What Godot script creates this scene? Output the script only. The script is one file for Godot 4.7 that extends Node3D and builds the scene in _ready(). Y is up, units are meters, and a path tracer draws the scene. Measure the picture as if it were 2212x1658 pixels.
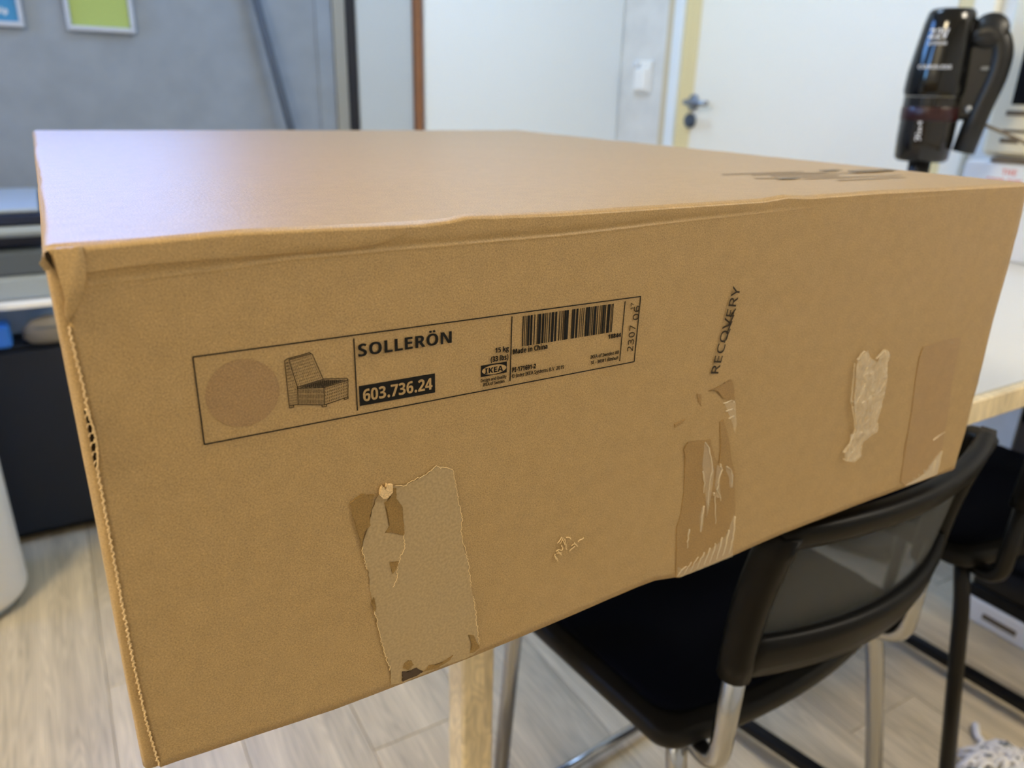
extends Node3D
# A cardboard carton on a table in an office corner. Metres, y up; the carton's front face lies in the plane z = 0, the table top at y = TT.

const TT := 0.74           # table top
const BW := 0.70           # carton width
const BH := 0.2592         # carton height
const BD := 0.8245         # carton depth
const WALL_R := 1.70
const WALL_B := -2.29
const WALL_L := -2.3
const WALL_F := 2.6
const CEIL := 2.5

var rng := RandomNumberGenerator.new()
var taken := {}
var M := {}
var bold := SystemFont.new()
var plain_font := SystemFont.new()
var mono := SystemFont.new()
var wob := FastNoiseLite.new()

# ---------------------------------------------------------------- helpers
func numbered(n: String) -> String:
	if not taken.has(n):
		taken[n] = 0
		return n
	taken[n] += 1
	return "%s_%03d" % [n, taken[n]]

func tag(o: Node, label: String, category := "", group := "") -> void:
	o.set_meta("label", label)
	if category: o.set_meta("category", category)
	if group: o.set_meta("group", group)

func thing(called: String, label: String, category: String, at := Vector3.ZERO, turn := 0.0, group := "") -> Node3D:
	var o := Node3D.new()
	o.name = numbered(called)
	o.position = at
	o.rotation.y = turn
	add_child(o, true)
	tag(o, label, category, group)
	return o

func part(called: String, mesh: Mesh, mat: Material, parent: Node, at := Vector3.ZERO, label := "") -> MeshInstance3D:
	var o := MeshInstance3D.new()
	o.name = called if parent != self else numbered(called)
	o.mesh = mesh
	o.material_override = mat
	o.position = at
	parent.add_child(o, true)
	if label: o.set_meta("label", label)
	return o

func struct(called: String, mesh: Mesh, mat: Material, at := Vector3.ZERO, label := "") -> MeshInstance3D:
	var o := part(called, mesh, mat, self, at, label)
	o.set_meta("kind", "structure")
	return o

func mat(c: Color, rough := 0.6, metal := 0.0, spec := 0.5) -> StandardMaterial3D:
	var m := StandardMaterial3D.new()
	m.albedo_color = c
	m.roughness = rough
	m.metallic = metal
	m.metallic_specular = spec
	return m

func start(flat := true) -> SurfaceTool:
	var st := SurfaceTool.new()
	st.begin(Mesh.PRIMITIVE_TRIANGLES)
	st.set_smooth_group(0xFFFFFFFF if flat else 0)
	return st

func done(st: SurfaceTool) -> ArrayMesh:
	st.generate_normals()
	return st.commit()

func tri(st: SurfaceTool, a: Vector3, b: Vector3, c: Vector3) -> void: # counter-clockwise from outside
	st.add_vertex(a); st.add_vertex(c); st.add_vertex(b)

func quad(st: SurfaceTool, a: Vector3, b: Vector3, c: Vector3, d: Vector3) -> void:
	tri(st, a, b, c)
	tri(st, a, c, d)

func add_box(st: SurfaceTool, lo: Vector3, hi: Vector3, c := 0.0, xf := Transform3D()) -> void: # chamfered box
	var s := (hi - lo) / 2.0
	var o := (hi + lo) / 2.0
	c = minf(c, minf(s.x, minf(s.y, s.z)) * 0.95)
	var f := func(sx: float, sy: float, sz: float, ax: int) -> Vector3:
		var v := Vector3(sx * s.x, sy * s.y, sz * s.z)
		for k in 3:
			if k != ax: v[k] -= signf(v[k]) * c
		return xf * (o + v)
	for sg in [1.0, -1.0]:
		var q := [
			[f.call(sg, -1, -1, 0), f.call(sg, 1, -1, 0), f.call(sg, 1, 1, 0), f.call(sg, -1, 1, 0)],
			[f.call(-1, sg, -1, 1), f.call(-1, sg, 1, 1), f.call(1, sg, 1, 1), f.call(1, sg, -1, 1)],
			[f.call(-1, -1, sg, 2), f.call(1, -1, sg, 2), f.call(1, 1, sg, 2), f.call(-1, 1, sg, 2)]]
		for r in q:
			if sg > 0: quad(st, r[0], r[1], r[2], r[3])
			else: quad(st, r[3], r[2], r[1], r[0])
	if c <= 0.0: return
	for a in 3:
		var b := (a + 1) % 3
		var e := (a + 2) % 3
		for sb in [1.0, -1.0]:
			for se in [1.0, -1.0]:
				var g := func(sa: float, ax: int) -> Vector3:
					var v := Vector3.ZERO
					v[a] = sa; v[b] = sb; v[e] = se
					return f.call(v.x, v.y, v.z, ax)
				if sb * se > 0: quad(st, g.call(-1, b), g.call(1, b), g.call(1, e), g.call(-1, e))
				else: quad(st, g.call(-1, e), g.call(1, e), g.call(1, b), g.call(-1, b))
	for sx in [1.0, -1.0]:
		for sy in [1.0, -1.0]:
			for sz in [1.0, -1.0]:
				if sx * sy * sz > 0: tri(st, f.call(sx, sy, sz, 0), f.call(sx, sy, sz, 1), f.call(sx, sy, sz, 2))
				else: tri(st, f.call(sx, sy, sz, 2), f.call(sx, sy, sz, 1), f.call(sx, sy, sz, 0))

func box(lo: Vector3, hi: Vector3, c := 0.0) -> ArrayMesh:
	var st := start()
	add_box(st, lo, hi, c)
	return done(st)

func smooth_path(pts: PackedVector3Array, bend: float, n := 6) -> PackedVector3Array: # round the corners of a path
	var out := PackedVector3Array([pts[0]])
	for i in range(1, pts.size() - 1):
		var a := pts[i - 1] - pts[i]
		var b := pts[i + 1] - pts[i]
		var r := minf(bend, minf(a.length(), b.length()) * 0.49)
		var p := pts[i] + a.normalized() * r
		var q := pts[i] + b.normalized() * r
		for k in n + 1:
			var t := float(k) / n
			out.append(p.lerp(pts[i], t).lerp(pts[i].lerp(q, t), t))
	out.append(pts[-1])
	return out

func add_tube(st: SurfaceTool, pts: PackedVector3Array, r: float, seg := 12, r_end := -1.0, flat_y := 1.0) -> void:
	var rings := []
	var up := Vector3.UP
	for i in pts.size():
		var d := (pts[mini(i + 1, pts.size() - 1)] - pts[maxi(i - 1, 0)]).normalized()
		if i == 0 and absf(d.dot(up)) > 0.9: up = Vector3.RIGHT
		var x := up.cross(d).normalized()
		var y := d.cross(x).normalized()
		up = y
		var rr := r if r_end < 0.0 else lerpf(r, r_end, float(i) / (pts.size() - 1))
		var ring := PackedVector3Array()
		for k in seg:
			var a := TAU * k / seg
			ring.append(pts[i] + (x * cos(a) + y * sin(a) * flat_y) * rr)
		rings.append(ring)
	for i in pts.size() - 1:
		for k in seg:
			var l := (k + 1) % seg
			quad(st, rings[i][k], rings[i][l], rings[i + 1][l], rings[i + 1][k])
	for k in range(1, seg - 1):
		tri(st, rings[0][0], rings[0][k + 1], rings[0][k])
		tri(st, rings[-1][0], rings[-1][k], rings[-1][k + 1])

func tube(pts: PackedVector3Array, r: float, seg := 12, r_end := -1.0) -> ArrayMesh:
	var st := start(false)
	add_tube(st, pts, r, seg, r_end)
	return done(st)

func lathe(profile: PackedVector2Array, seg := 32, sx := 1.0, sz := 1.0) -> ArrayMesh: # profile (radius, height) from bottom to top
	var st := start(false)
	for i in profile.size() - 1:
		var p := profile[i]
		var q := profile[i + 1]
		for k in seg:
			var a := TAU * k / seg
			var b := TAU * (k + 1) / seg
			var u := Vector3(sin(a) * sx, 0, cos(a) * sz)
			var v := Vector3(sin(b) * sx, 0, cos(b) * sz)
			quad(st, u * p.x + Vector3(0, p.y, 0), v * p.x + Vector3(0, p.y, 0), v * q.x + Vector3(0, q.y, 0), u * q.x + Vector3(0, q.y, 0))
	return done(st)

func pts2(flat: Array, k := 0.001) -> PackedVector2Array: # flat list of millimetres
	var out := PackedVector2Array()
	for i in range(0, flat.size() - 1, 2):
		out.append(Vector2(flat[i], flat[i + 1]) * k)
	return out

func ragged(poly: PackedVector2Array, amount: float, step := 0.0015) -> PackedVector2Array: # torn outline
	var out := PackedVector2Array()
	for i in poly.size():
		var a := poly[i]
		var b := poly[(i + 1) % poly.size()]
		var n := maxi(1, int(a.distance_to(b) / step))
		var side := (b - a).orthogonal().normalized()
		for k in n:
			out.append(a.lerp(b, float(k) / n) + side * rng.randf_range(-amount, amount))
	return out

func add_plate(st: SurfaceTool, poly: PackedVector2Array, z0: float, z1: float) -> bool: # flat polygon in x, y with thickness z0..z1
	var idx := Geometry2D.triangulate_polygon(poly)
	if idx.is_empty(): return false
	var ccw := not Geometry2D.is_polygon_clockwise(poly)
	for i in range(0, idx.size(), 3):
		var a := poly[idx[i]]; var b := poly[idx[i + 1]]; var c := poly[idx[i + 2]]
		if (b - a).cross(c - a) < 0: var t := b; b = c; c = t
		tri(st, Vector3(a.x, a.y, z1), Vector3(b.x, b.y, z1), Vector3(c.x, c.y, z1))
	for i in poly.size():
		var a := poly[i]
		var b := poly[(i + 1) % poly.size()]
		if not ccw: var t := a; a = b; b = t
		quad(st, Vector3(a.x, a.y, z0), Vector3(b.x, b.y, z0), Vector3(b.x, b.y, z1), Vector3(a.x, a.y, z1))
	return true

func plate(poly: PackedVector2Array, z0: float, z1: float) -> ArrayMesh:
	var st := start()
	add_plate(st, poly, z0, z1)
	return done(st)

func stroke(st: SurfaceTool, a: Vector2, b: Vector2, w: float, z: float, t := 0.0001) -> void:
	var d := (b - a).normalized()
	var n := d.orthogonal() * w / 2.0
	add_plate(st, PackedVector2Array([a - n, b - n, b + n, a + n]), z - t, z)

func words(text: String, left: float, base: float, width: float, height: float, parent: Node, m: Material, z: float, called := "printed_text", turn := 0.0, f: Font = null, thick := 0.0002) -> MeshInstance3D: # left end of the baseline, in metres
	var t := TextMesh.new()
	t.text = text
	t.font = f if f else bold
	t.font_size = 64
	t.pixel_size = 0.01
	t.depth = 0.01
	t.curve_step = 1.0
	t.horizontal_alignment = HORIZONTAL_ALIGNMENT_LEFT
	var bb := t.get_aabb()
	var o := part(called, t, m, parent)
	var k := Vector3(width / bb.size.x, height / bb.size.y, thick / bb.size.z)
	var bs := Basis(Vector3(0, 0, 1), turn)
	o.transform = Transform3D(bs * Basis.from_scale(k), Vector3(left, base, z) - bs * (Vector3(bb.position.x, bb.position.y, bb.position.z) * k))
	return o

func soft_slab(w: float, d: float, t: float, r: float, bulge := 0.0, n := 8) -> ArrayMesh: # rounded plan, soft edges, back edge (z+) bulging
	var outline := PackedVector2Array()
	for c in [[1, 1, 0.0], [-1, 1, PI / 2], [-1, -1, PI], [1, -1, PI * 1.5]]:
		for k in n + 1:
			var a: float = c[2] + PI / 2 * k / n
			outline.append(Vector2(c[0] * (w / 2 - r) + cos(a) * r, c[1] * (d / 2 - r) + sin(a) * r))
		if c[0] == 1 and c[1] == 1:
			for k in range(1, 12):
				outline.append(Vector2(lerpf(w / 2 - r, -w / 2 + r, k / 12.0), d / 2))
	for i in outline.size():
		if outline[i].y > 0: outline[i].y += bulge * (1.0 - pow(outline[i].x / (w / 2), 2.0)) * outline[i].y / (d / 2)
	var st := start(false)
	var rings := []
	var e := minf(t * 0.45, 0.008)
	for l in [[-e, 0.0], [-e * 0.3, e * 0.3], [0.0, e], [0.0, t - e], [-e * 0.3, t - e * 0.3], [-e, t]]:
		var ring := PackedVector3Array()
		for p in outline:
			var q: Vector2 = p + p.normalized() * l[0]
			ring.append(Vector3(q.x, l[1], q.y))
		rings.append(ring)
	var m := outline.size()
	for i in rings.size() - 1:
		for k in m:
			var l := (k + 1) % m
			quad(st, rings[i][l], rings[i][k], rings[i + 1][k], rings[i + 1][l])
	for k in m:
		var l := (k + 1) % m
		tri(st, Vector3(0, t, 0), rings[-1][l], rings[-1][k])
		tri(st, Vector3(0, 0, 0), rings[0][k], rings[0][l])
	return done(st)

# ---------------------------------------------------------------- textures
func noise_tex(freq: float, lo: float, hi: float, oct := 4, size := 512, seed_ := 1, stretch := 1) -> ImageTexture:
	var n := FastNoiseLite.new()
	n.seed = seed_
	n.frequency = freq
	n.fractal_octaves = oct
	var im := n.get_seamless_image(size, size / stretch, false, false, 0.1, true)
	im.convert(Image.FORMAT_RGB8)
	if stretch > 1: im.resize(size, size, Image.INTERPOLATE_BILINEAR)
	for y in size:
		for x in size:
			var v := lerpf(lo, hi, im.get_pixel(x, y).r)
			im.set_pixel(x, y, Color(v, v, v))
	return ImageTexture.create_from_image(im)

func kraft_tex(size := 512) -> ImageTexture: # paper fibres and specks round a mean of 0.86
	var n := FastNoiseLite.new()
	n.seed = 5
	n.frequency = 0.25
	n.fractal_octaves = 3
	var a := n.get_seamless_image(size, size, false, false, 0.1, true)
	n.seed = 9
	n.frequency = 0.02
	var b := n.get_seamless_image(size, size, false, false, 0.1, true)
	var im := Image.create(size, size, false, Image.FORMAT_RGB8)
	for y in size:
		for x in size:
			var v := 0.86 + (a.get_pixel(x, y).r - 0.5) * 0.26 + (b.get_pixel(x, y).r - 0.5) * 0.045 + rng.randf_range(-0.05, 0.05)
			im.set_pixel(x, y, Color(v, v, v * 0.99))
	for i in 900:
		var x := rng.randi() % size
		var y := rng.randi() % size
		var d := rng.randf_range(-0.09, 0.07)
		var l := rng.randi_range(2, 6)
		var vert := rng.randf() < 0.6
		for k in l:
			var px := (x + (0 if vert else k)) % size
			var py := (y + (k if vert else 0)) % size
			var c := im.get_pixel(px, py)
			im.set_pixel(px, py, Color(c.r + d, c.g + d, c.b + d))
	return ImageTexture.create_from_image(im)

func wood_tex(size := 512) -> ImageTexture: # oak grain along v
	var n := FastNoiseLite.new()
	n.seed = 21
	n.frequency = 0.010
	n.fractal_octaves = 3
	var f := FastNoiseLite.new()
	f.seed = 4
	f.frequency = 0.11
	var im := Image.create(size, size, false, Image.FORMAT_RGB8)
	for y in size:
		for x in size:
			var w := n.get_noise_2d(x * 1.6, y * 0.28)
			var ringv := 0.5 + 0.5 * sin((x * 0.05 + w * 9.0) * TAU * 0.6)
			var fine := f.get_noise_2d(x * 2.2, y * 0.08)
			var v := 0.86 + 0.07 * (ringv - 0.5) + 0.10 * fine + 0.10 * w
			im.set_pixel(x, y, Color(v, v * 0.985, v * 0.965))
	return ImageTexture.create_from_image(im)

func tri_map(m: StandardMaterial3D, t: Texture2D, scale: Vector3, world := true) -> StandardMaterial3D:
	m.albedo_texture = t
	m.uv1_triplanar = true
	m.uv1_world_triplanar = world
	m.uv1_scale = scale
	m.uv1_triplanar_sharpness = 8.0
	return m

func relief(m: StandardMaterial3D, t: Texture2D, cm: float) -> StandardMaterial3D:
	m.heightmap_enabled = true
	m.heightmap_texture = t
	m.heightmap_scale = cm
	return m

func materials() -> void:
	var kt := kraft_tex()
	var fibre := noise_tex(0.09, 0.0, 1.0, 4, 512, 31, 2)
	var soft := noise_tex(0.02, 0.93, 1.0, 4, 512, 8)
	for k in [["kraft", Color(0.740, 0.615, 0.42)], ["torn", Color(0.70, 0.605, 0.445)], ["pale", Color(0.95, 0.82, 0.62)], ["disk", Color(0.675, 0.545, 0.38)], ["stain", Color(0.615, 0.485, 0.265)], ["glue", Color(0.86, 0.73, 0.53)]]:
		M[k[0]] = relief(tri_map(mat(k[1], 0.45, 0.0, 0.5), kt, Vector3.ONE * 7.0), fibre, 0.007)
	M.rim = mat(Color(0.86, 0.75, 0.56), 0.7)
	M.torn.albedo_texture = noise_tex(0.13, 0.83, 1.0, 5, 512, 77)
	relief(M.torn, M.torn.albedo_texture, 0.025)
	M.tape = tri_map(mat(Color(0.665, 0.53, 0.335), 0.28, 0.0, 0.5), kt, Vector3.ONE * 7.0)
	M.tape_dull = tri_map(mat(Color(0.70, 0.565, 0.38), 0.35, 0.0, 0.5), kt, Vector3.ONE * 7.0)
	for f in [["film", 0.40], ["film2", 0.30], ["film3", 0.20]]:
		M[f[0]] = mat(Color(0.95, 0.90, 0.80, f[1]), 0.3, 0.0, 0.6)
		M[f[0]].transparency = BaseMaterial3D.TRANSPARENCY_ALPHA
	M.ink = mat(Color(0.075, 0.075, 0.08), 0.7, 0.0, 0.3)
	M.stamp = mat(Color(0.20, 0.17, 0.14), 0.8, 0.0, 0.3)
	M.stamp2 = mat(Color(0.23, 0.19, 0.14), 0.8, 0.0, 0.3)
	M.faint = tri_map(mat(Color(0.655, 0.56, 0.42), 0.62, 0.0, 0.5), kt, Vector3.ONE * 7.0)
	M.smear = mat(Color(0.47, 0.42, 0.34), 0.6)
	M.dirt = mat(Color(0.27, 0.21, 0.15), 0.9)
	M.hole = mat(Color(0.17, 0.135, 0.10), 1.0, 0.0, 0.1)
	M.wall_grey = tri_map(mat(Color(0.535, 0.585, 0.65), 0.7), soft, Vector3.ONE * 0.8)
	M.wall_white = tri_map(mat(Color(0.90, 0.90, 0.885), 0.6), soft, Vector3.ONE * 0.8)
	M.white_paint = mat(Color(0.89, 0.92, 0.94), 0.38)
	M.warm_paint = mat(Color(0.95, 0.93, 0.87), 0.38)
	M.grey_paint = mat(Color(0.71, 0.75, 0.78), 0.45)
	M.cream_paint = mat(Color(0.90, 0.83, 0.62), 0.45)
	M.beige = mat(Color(0.80, 0.75, 0.63), 0.5)
	M.dark_gap = mat(Color(0.025, 0.05, 0.11), 0.6)
	M.grey_trim = mat(Color(0.56, 0.57, 0.56), 0.6)
	var wt := wood_tex()
	M.brown_wood = tri_map(mat(Color(0.62, 0.42, 0.27), 0.5), wt, Vector3(2, 2, 2))
	M.birch = tri_map(mat(Color(0.98, 0.92, 0.77), 0.45), wt, Vector3(1.5, 3, 1.5))
	for i in 5:
		var c := Color(0.885, 0.83, 0.715).lerp(Color(0.84, 0.785, 0.675), i / 4.0)
		var m := mat(c, 0.36, 0.0, 0.5)
		m.albedo_texture = wt
		m.uv1_offset = Vector3(i * 0.37, i * 0.23, 0)
		M["plank%d" % i] = m
	M.seam = mat(Color(0.68, 0.62, 0.53), 0.7)
	M.table_white = mat(Color(0.80, 0.80, 0.78), 0.3)
	M.chrome = mat(Color(0.64, 0.65, 0.67), 0.2, 1.0)
	M.steel = mat(Color(0.55, 0.57, 0.60), 0.3, 1.0)
	M.black_metal = mat(Color(0.045, 0.045, 0.047), 0.34, 0.0, 0.35)
	M.black_plastic = mat(Color(0.04, 0.04, 0.042), 0.42, 0.0, 0.25)
	M.black_rim = mat(Color(0.075, 0.073, 0.068), 0.45, 0.0, 0.28)
	M.navy = mat(Color(0.015, 0.025, 0.065), 0.95, 0.0, 0.2)
	M.mesh_fabric = mat(Color(0.34, 0.35, 0.35, 0.48), 0.6, 0.0, 0.3)
	M.mesh_fabric.transparency = BaseMaterial3D.TRANSPARENCY_ALPHA
	M.gloss_black = mat(Color(0.03, 0.032, 0.04), 0.12)
	M.soft_black = mat(Color(0.06, 0.062, 0.065), 0.4)
	M.dust_cup = mat(Color(0.10, 0.09, 0.085), 0.12)
	M.red_dark = mat(Color(0.17, 0.05, 0.06), 0.3)
	M.white_plastic = mat(Color(0.95, 0.95, 0.94), 0.35)
	M.cream_plastic = mat(Color(0.92, 0.89, 0.79), 0.4)
	M.print_white = mat(Color(0.85, 0.87, 0.90), 0.5)
	M.red_print = mat(Color(0.86, 0.42, 0.36), 0.6)
	M.taupe = mat(Color(0.42, 0.37, 0.30), 0.5)
	M.glass_black = mat(Color(0.09, 0.09, 0.095), 0.2)
	M.cotton = relief(mat(Color(0.88, 0.87, 0.86), 0.9), fibre, 0.1)
	M.cotton_grey = mat(Color(0.42, 0.44, 0.46), 0.9)
	M.frame_grey = mat(Color(0.70, 0.745, 0.82), 0.4)
	M.blue_print = mat(Color(0.20, 0.52, 0.74), 0.4)
	M.green_print = mat(Color(0.62, 0.71, 0.42), 0.4)
	M.navy_plastic = mat(Color(0.06, 0.12, 0.24), 0.4)
	M.slate_plastic = mat(Color(0.30, 0.34, 0.38), 0.5)
	M.pale_plastic = mat(Color(0.55, 0.66, 0.80), 0.4)
	M.grey_plastic = mat(Color(0.58, 0.63, 0.67), 0.5)
	M.paper = mat(Color(0.93, 0.94, 0.95), 0.7)
	M.blue_plastic = mat(Color(0.20, 0.50, 0.92), 0.4)
	M.pouch = mat(Color(0.48, 0.46, 0.43), 0.85)
	M.black_cabinet = mat(Color(0.06, 0.105, 0.175), 0.6)
	M.pole = mat(Color(0.25, 0.30, 0.37), 0.4)
	M.glow = mat(Color(1, 1, 1), 0.5)
	M.glow.emission_enabled = true
	M.glow.emission = Color(1.0, 0.96, 0.88)
	M.glow.emission_energy_multiplier = 2.0
	M.glass = mat(Color(1, 1, 1, 0.06), 0.02)
	M.glass.transparency = BaseMaterial3D.TRANSPARENCY_ALPHA

# ---------------------------------------------------------------- scene
func _ready() -> void:
	rng.seed = 7
	wob.seed = 3
	wob.frequency = 1.0
	wob.fractal_octaves = 3
	bold.font_names = PackedStringArray(["Droid Sans"])
	bold.font_weight = 700
	mono.font_names = PackedStringArray(["Droid Sans Mono"])
	plain_font.font_names = PackedStringArray(["Droid Sans"])

	var cam := Camera3D.new()
	cam.name = "camera"
	add_child(cam)
	cam.transform = Transform3D(Basis(Vector3(0.860318, 0.025299, 0.509129), Vector3(0.161823, 0.933552, -0.319836), Vector3(-0.483390, 0.357549, 0.799058)), Vector3(-0.343965, 1.059170, 0.331307))
	var lens := CameraAttributesPhysical.new()
	lens.frustum_focal_length = 23.73
	lens.frustum_focus_distance = 0.42
	lens.frustum_near = 0.01
	lens.frustum_far = 50.0
	lens.exposure_aperture = 6.0
	cam.attributes = lens
	cam.fov = 53.64
	cam.near = 0.01
	cam.current = true

	var env := Environment.new()
	env.background_mode = Environment.BG_SKY
	var sky := Sky.new()
	var sm := ProceduralSkyMaterial.new()
	sm.sky_top_color = Color(0.42, 0.60, 0.95)
	sm.sky_horizon_color = Color(0.50, 0.79, 1.0)
	sm.ground_bottom_color = Color(0.30, 0.34, 0.38)
	sm.ground_horizon_color = Color(0.45, 0.52, 0.60)
	sky.sky_material = sm
	env.sky = sky
	env.background_energy_multiplier = 19.0
	env.tonemap_mode = Environment.TONE_MAPPER_LINEAR
	env.tonemap_exposure = 1.0
	env.sdfgi_enabled = true
	env.ssao_enabled = true
	env.ssil_enabled = true
	var we := WorldEnvironment.new()
	we.name = "world"
	we.environment = env
	add_child(we)

	materials()
	var warm := Color(1.0, 0.92, 0.76)
	ceiling_lamp("warm ceiling light panel above the floor left of the carton", Vector3(-1.65, CEIL, 0.1), 6.0, warm)
	ceiling_lamp("ceiling light panel high above the chairs, behind the viewer", Vector3(1.4, CEIL, 0.9), 3.1, Color(1.0, 0.95, 0.865))
	ceiling_lamp("cool white ceiling light panel in front of the two doors", Vector3(0.7, CEIL, -1.5), 1.7, Color(0.66, 0.82, 1.0))
	room()
	table()
	carton()
	chairs()
	right_side()
	left_side()

func ceiling_lamp(label: String, at: Vector3, energy: float, tint: Color) -> void:
	var t := thing("ceiling_light", label, "light", at, 0.0, "ceiling light panels")
	part("frame", box(Vector3(-0.31, -0.03, -0.31), Vector3(0.31, -0.001, 0.31), 0.004), M.white_plastic, t)
	part("diffuser", box(Vector3(-0.29, -0.034, -0.29), Vector3(0.29, -0.031, 0.29)), M.glow, t)
	var l := AreaLight3D.new()
	l.name = "lamp"
	l.area_size = Vector2(0.56, 0.56)
	l.area_normalize_energy = true
	l.light_energy = energy
	l.light_color = tint
	l.light_size = 0.5
	l.shadow_enabled = true
	l.rotation.x = -PI / 2
	l.position = Vector3(0, -0.045, 0)
	t.add_child(l)

func room() -> void:
	# floor of oak-look planks running away from the viewer
	var fl := struct("floor", box(Vector3(WALL_L, -0.1, WALL_B), Vector3(WALL_R, -0.008, WALL_F)), M.seam)
	var pw := 0.19
	var pl := 1.28
	var x := WALL_L
	var col := 0
	while x < WALL_R - 0.01:
		var z := WALL_B - [0.0, 0.52, 0.9, 0.3, 0.71][col % 5] as float
		var x1 := minf(x + pw, WALL_R)
		while z < WALL_F:
			var z0 := maxf(z, WALL_B)
			var z1 := minf(z + pl, WALL_F)
			if z1 - z0 > 0.02:
				var st := start()
				st.set_uv(Vector2.ZERO)
				plank(st, x + 0.0006, x1 - 0.0006, z0 + 0.0006, z1 - 0.0006)
				part("plank", done(st), M["plank%d" % (rng.randi() % 5)], fl)
			z += pl
		x += pw
		col += 1
	struct("ceiling", box(Vector3(WALL_L - 0.1, CEIL, WALL_B - 0.1), Vector3(WALL_R + 0.1, CEIL + 0.1, WALL_F + 0.1)), M.wall_white)
	struct("wall_right", box(Vector3(WALL_R, -0.1, WALL_B - 0.1), Vector3(WALL_R + 0.1, CEIL, WALL_F + 0.1)), M.wall_white)
	var wl := start()
	var vz0 := -1.75
	var vz1 := -1.15
	var vy0 := 1.15
	var vy1 := 2.2
	for r in [[-0.1, WALL_B - 0.1, CEIL, vz0], [-0.1, vz1, CEIL, WALL_F + 0.1], [-0.1, vz0, vy0, vz1], [vy1, vz0, CEIL, vz1]]:
		add_box(wl, Vector3(WALL_L - 0.1, r[0], r[1]), Vector3(WALL_L, r[2], r[3]))
	struct("wall_left", done(wl), M.wall_white)
	var vf := start()
	add_box(vf, Vector3(WALL_L - 0.08, vy0, vz0), Vector3(WALL_L + 0.01, vy1, vz0 + 0.04), 0.004)
	add_box(vf, Vector3(WALL_L - 0.08, vy0, vz1 - 0.04), Vector3(WALL_L + 0.01, vy1, vz1), 0.004)
	add_box(vf, Vector3(WALL_L - 0.08, vy0, vz0 + 0.04), Vector3(WALL_L + 0.01, vy0 + 0.04, vz1 - 0.04), 0.004)
	add_box(vf, Vector3(WALL_L - 0.08, vy1 - 0.04, vz0 + 0.04), Vector3(WALL_L + 0.01, vy1, vz1 - 0.04), 0.004)
	var win2 := struct("window_2", done(vf), M.white_paint)
	part("pane", box(Vector3(WALL_L - 0.052, vy0 + 0.04, vz0 + 0.04), Vector3(WALL_L - 0.048, vy1 - 0.04, vz1 - 0.04)), M.glass, win2)
	struct("wall_front", box(Vector3(WALL_L, -0.1, WALL_F), Vector3(WALL_R, CEIL, WALL_F + 0.1)), M.wall_white)
	# back wall with a window left of the posters
	var wx0 := -1.15
	var wx1 := 0.16
	var wy0 := 1.52
	var wy1 := 2.3
	var st2 := start()
	for r in [[WALL_L, -0.1, wx0, CEIL], [wx1, -0.1, WALL_R, CEIL], [wx0, -0.1, wx1, wy0], [wx0, wy1, wx1, CEIL]]:
		add_box(st2, Vector3(r[0], r[1], WALL_B - 0.1), Vector3(r[2], r[3], WALL_B))
	struct("wall_back", done(st2), M.wall_grey)
	var wf := start()
	add_box(wf, Vector3(wx0, wy0, WALL_B - 0.08), Vector3(wx0 + 0.05, wy1, WALL_B + 0.01), 0.004)
	add_box(wf, Vector3(wx1 - 0.05, wy0, WALL_B - 0.08), Vector3(wx1, wy1, WALL_B + 0.01), 0.004)
	add_box(wf, Vector3(wx0 + 0.05, wy1 - 0.05, WALL_B - 0.08), Vector3(wx1 - 0.05, wy1, WALL_B + 0.01), 0.004)
	add_box(wf, Vector3(wx0 + 0.05, wy0, WALL_B - 0.08), Vector3(wx1 - 0.05, wy0 + 0.05, WALL_B + 0.01), 0.004)
	var win := struct("window_1", done(wf), M.white_paint)
	part("pane", box(Vector3(wx0 + 0.05, wy0 + 0.05, WALL_B - 0.052), Vector3(wx1 - 0.05, wy1 - 0.05, WALL_B - 0.048)), M.glass, win)
	# back wall, right of the posters: pilaster, dark gap, narrow panel, wooden jamb, wide white door leaf
	struct("trim_1", box(Vector3(0.47, 0.0, WALL_B), Vector3(0.525, CEIL, WALL_B + 0.006), 0.003), M.wall_grey)
	struct("trim_2", box(Vector3(0.527, 0.0, WALL_B), Vector3(0.568, CEIL, WALL_B + 0.012), 0.002), M.grey_trim)
	struct("trim_3", box(Vector3(0.569, 0.0, WALL_B), Vector3(0.602, CEIL, WALL_B + 0.016), 0.002), M.dark_gap)
	struct("trim_4", box(Vector3(0.604, 0.0, WALL_B), Vector3(0.802, CEIL, WALL_B + 0.014), 0.003), M.grey_paint)
	struct("trim_5", box(Vector3(0.804, 0.0, WALL_B), Vector3(0.832, CEIL, WALL_B + 0.03), 0.003), M.brown_wood)
	struct("door_1", box(Vector3(0.842, 0.008, WALL_B), Vector3(WALL_R - 0.002, CEIL - 0.05, WALL_B + 0.02), 0.004), M.white_paint)
	# right wall: cream-jambed door with lever handle
	var xr := WALL_R
	struct("trim_6", box(Vector3(xr - 0.018, 0, -2.000), Vector3(xr, 2.12, -1.966), 0.004), M.beige)
	struct("trim_7", box(Vector3(xr - 0.022, 0, -1.965), Vector3(xr, 2.12, -1.912), 0.004), M.white_paint)
	struct("trim_8", box(Vector3(xr - 0.014, 0, -1.911), Vector3(xr, 2.09, -1.868), 0.003), M.cream_paint)
	var door := struct("door_2", box(Vector3(xr - 0.012, 0.008, -1.866), Vector3(xr, 2.08, -0.918), 0.004), M.warm_paint)
	struct("trim_9", box(Vector3(xr - 0.014, 0, -0.916), Vector3(xr, 2.09, -0.878), 0.003), M.cream_paint)
	struct("trim_10", box(Vector3(xr - 0.022, 0, -0.877), Vector3(xr, 2.12, -0.82), 0.004), M.warm_paint)
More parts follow.
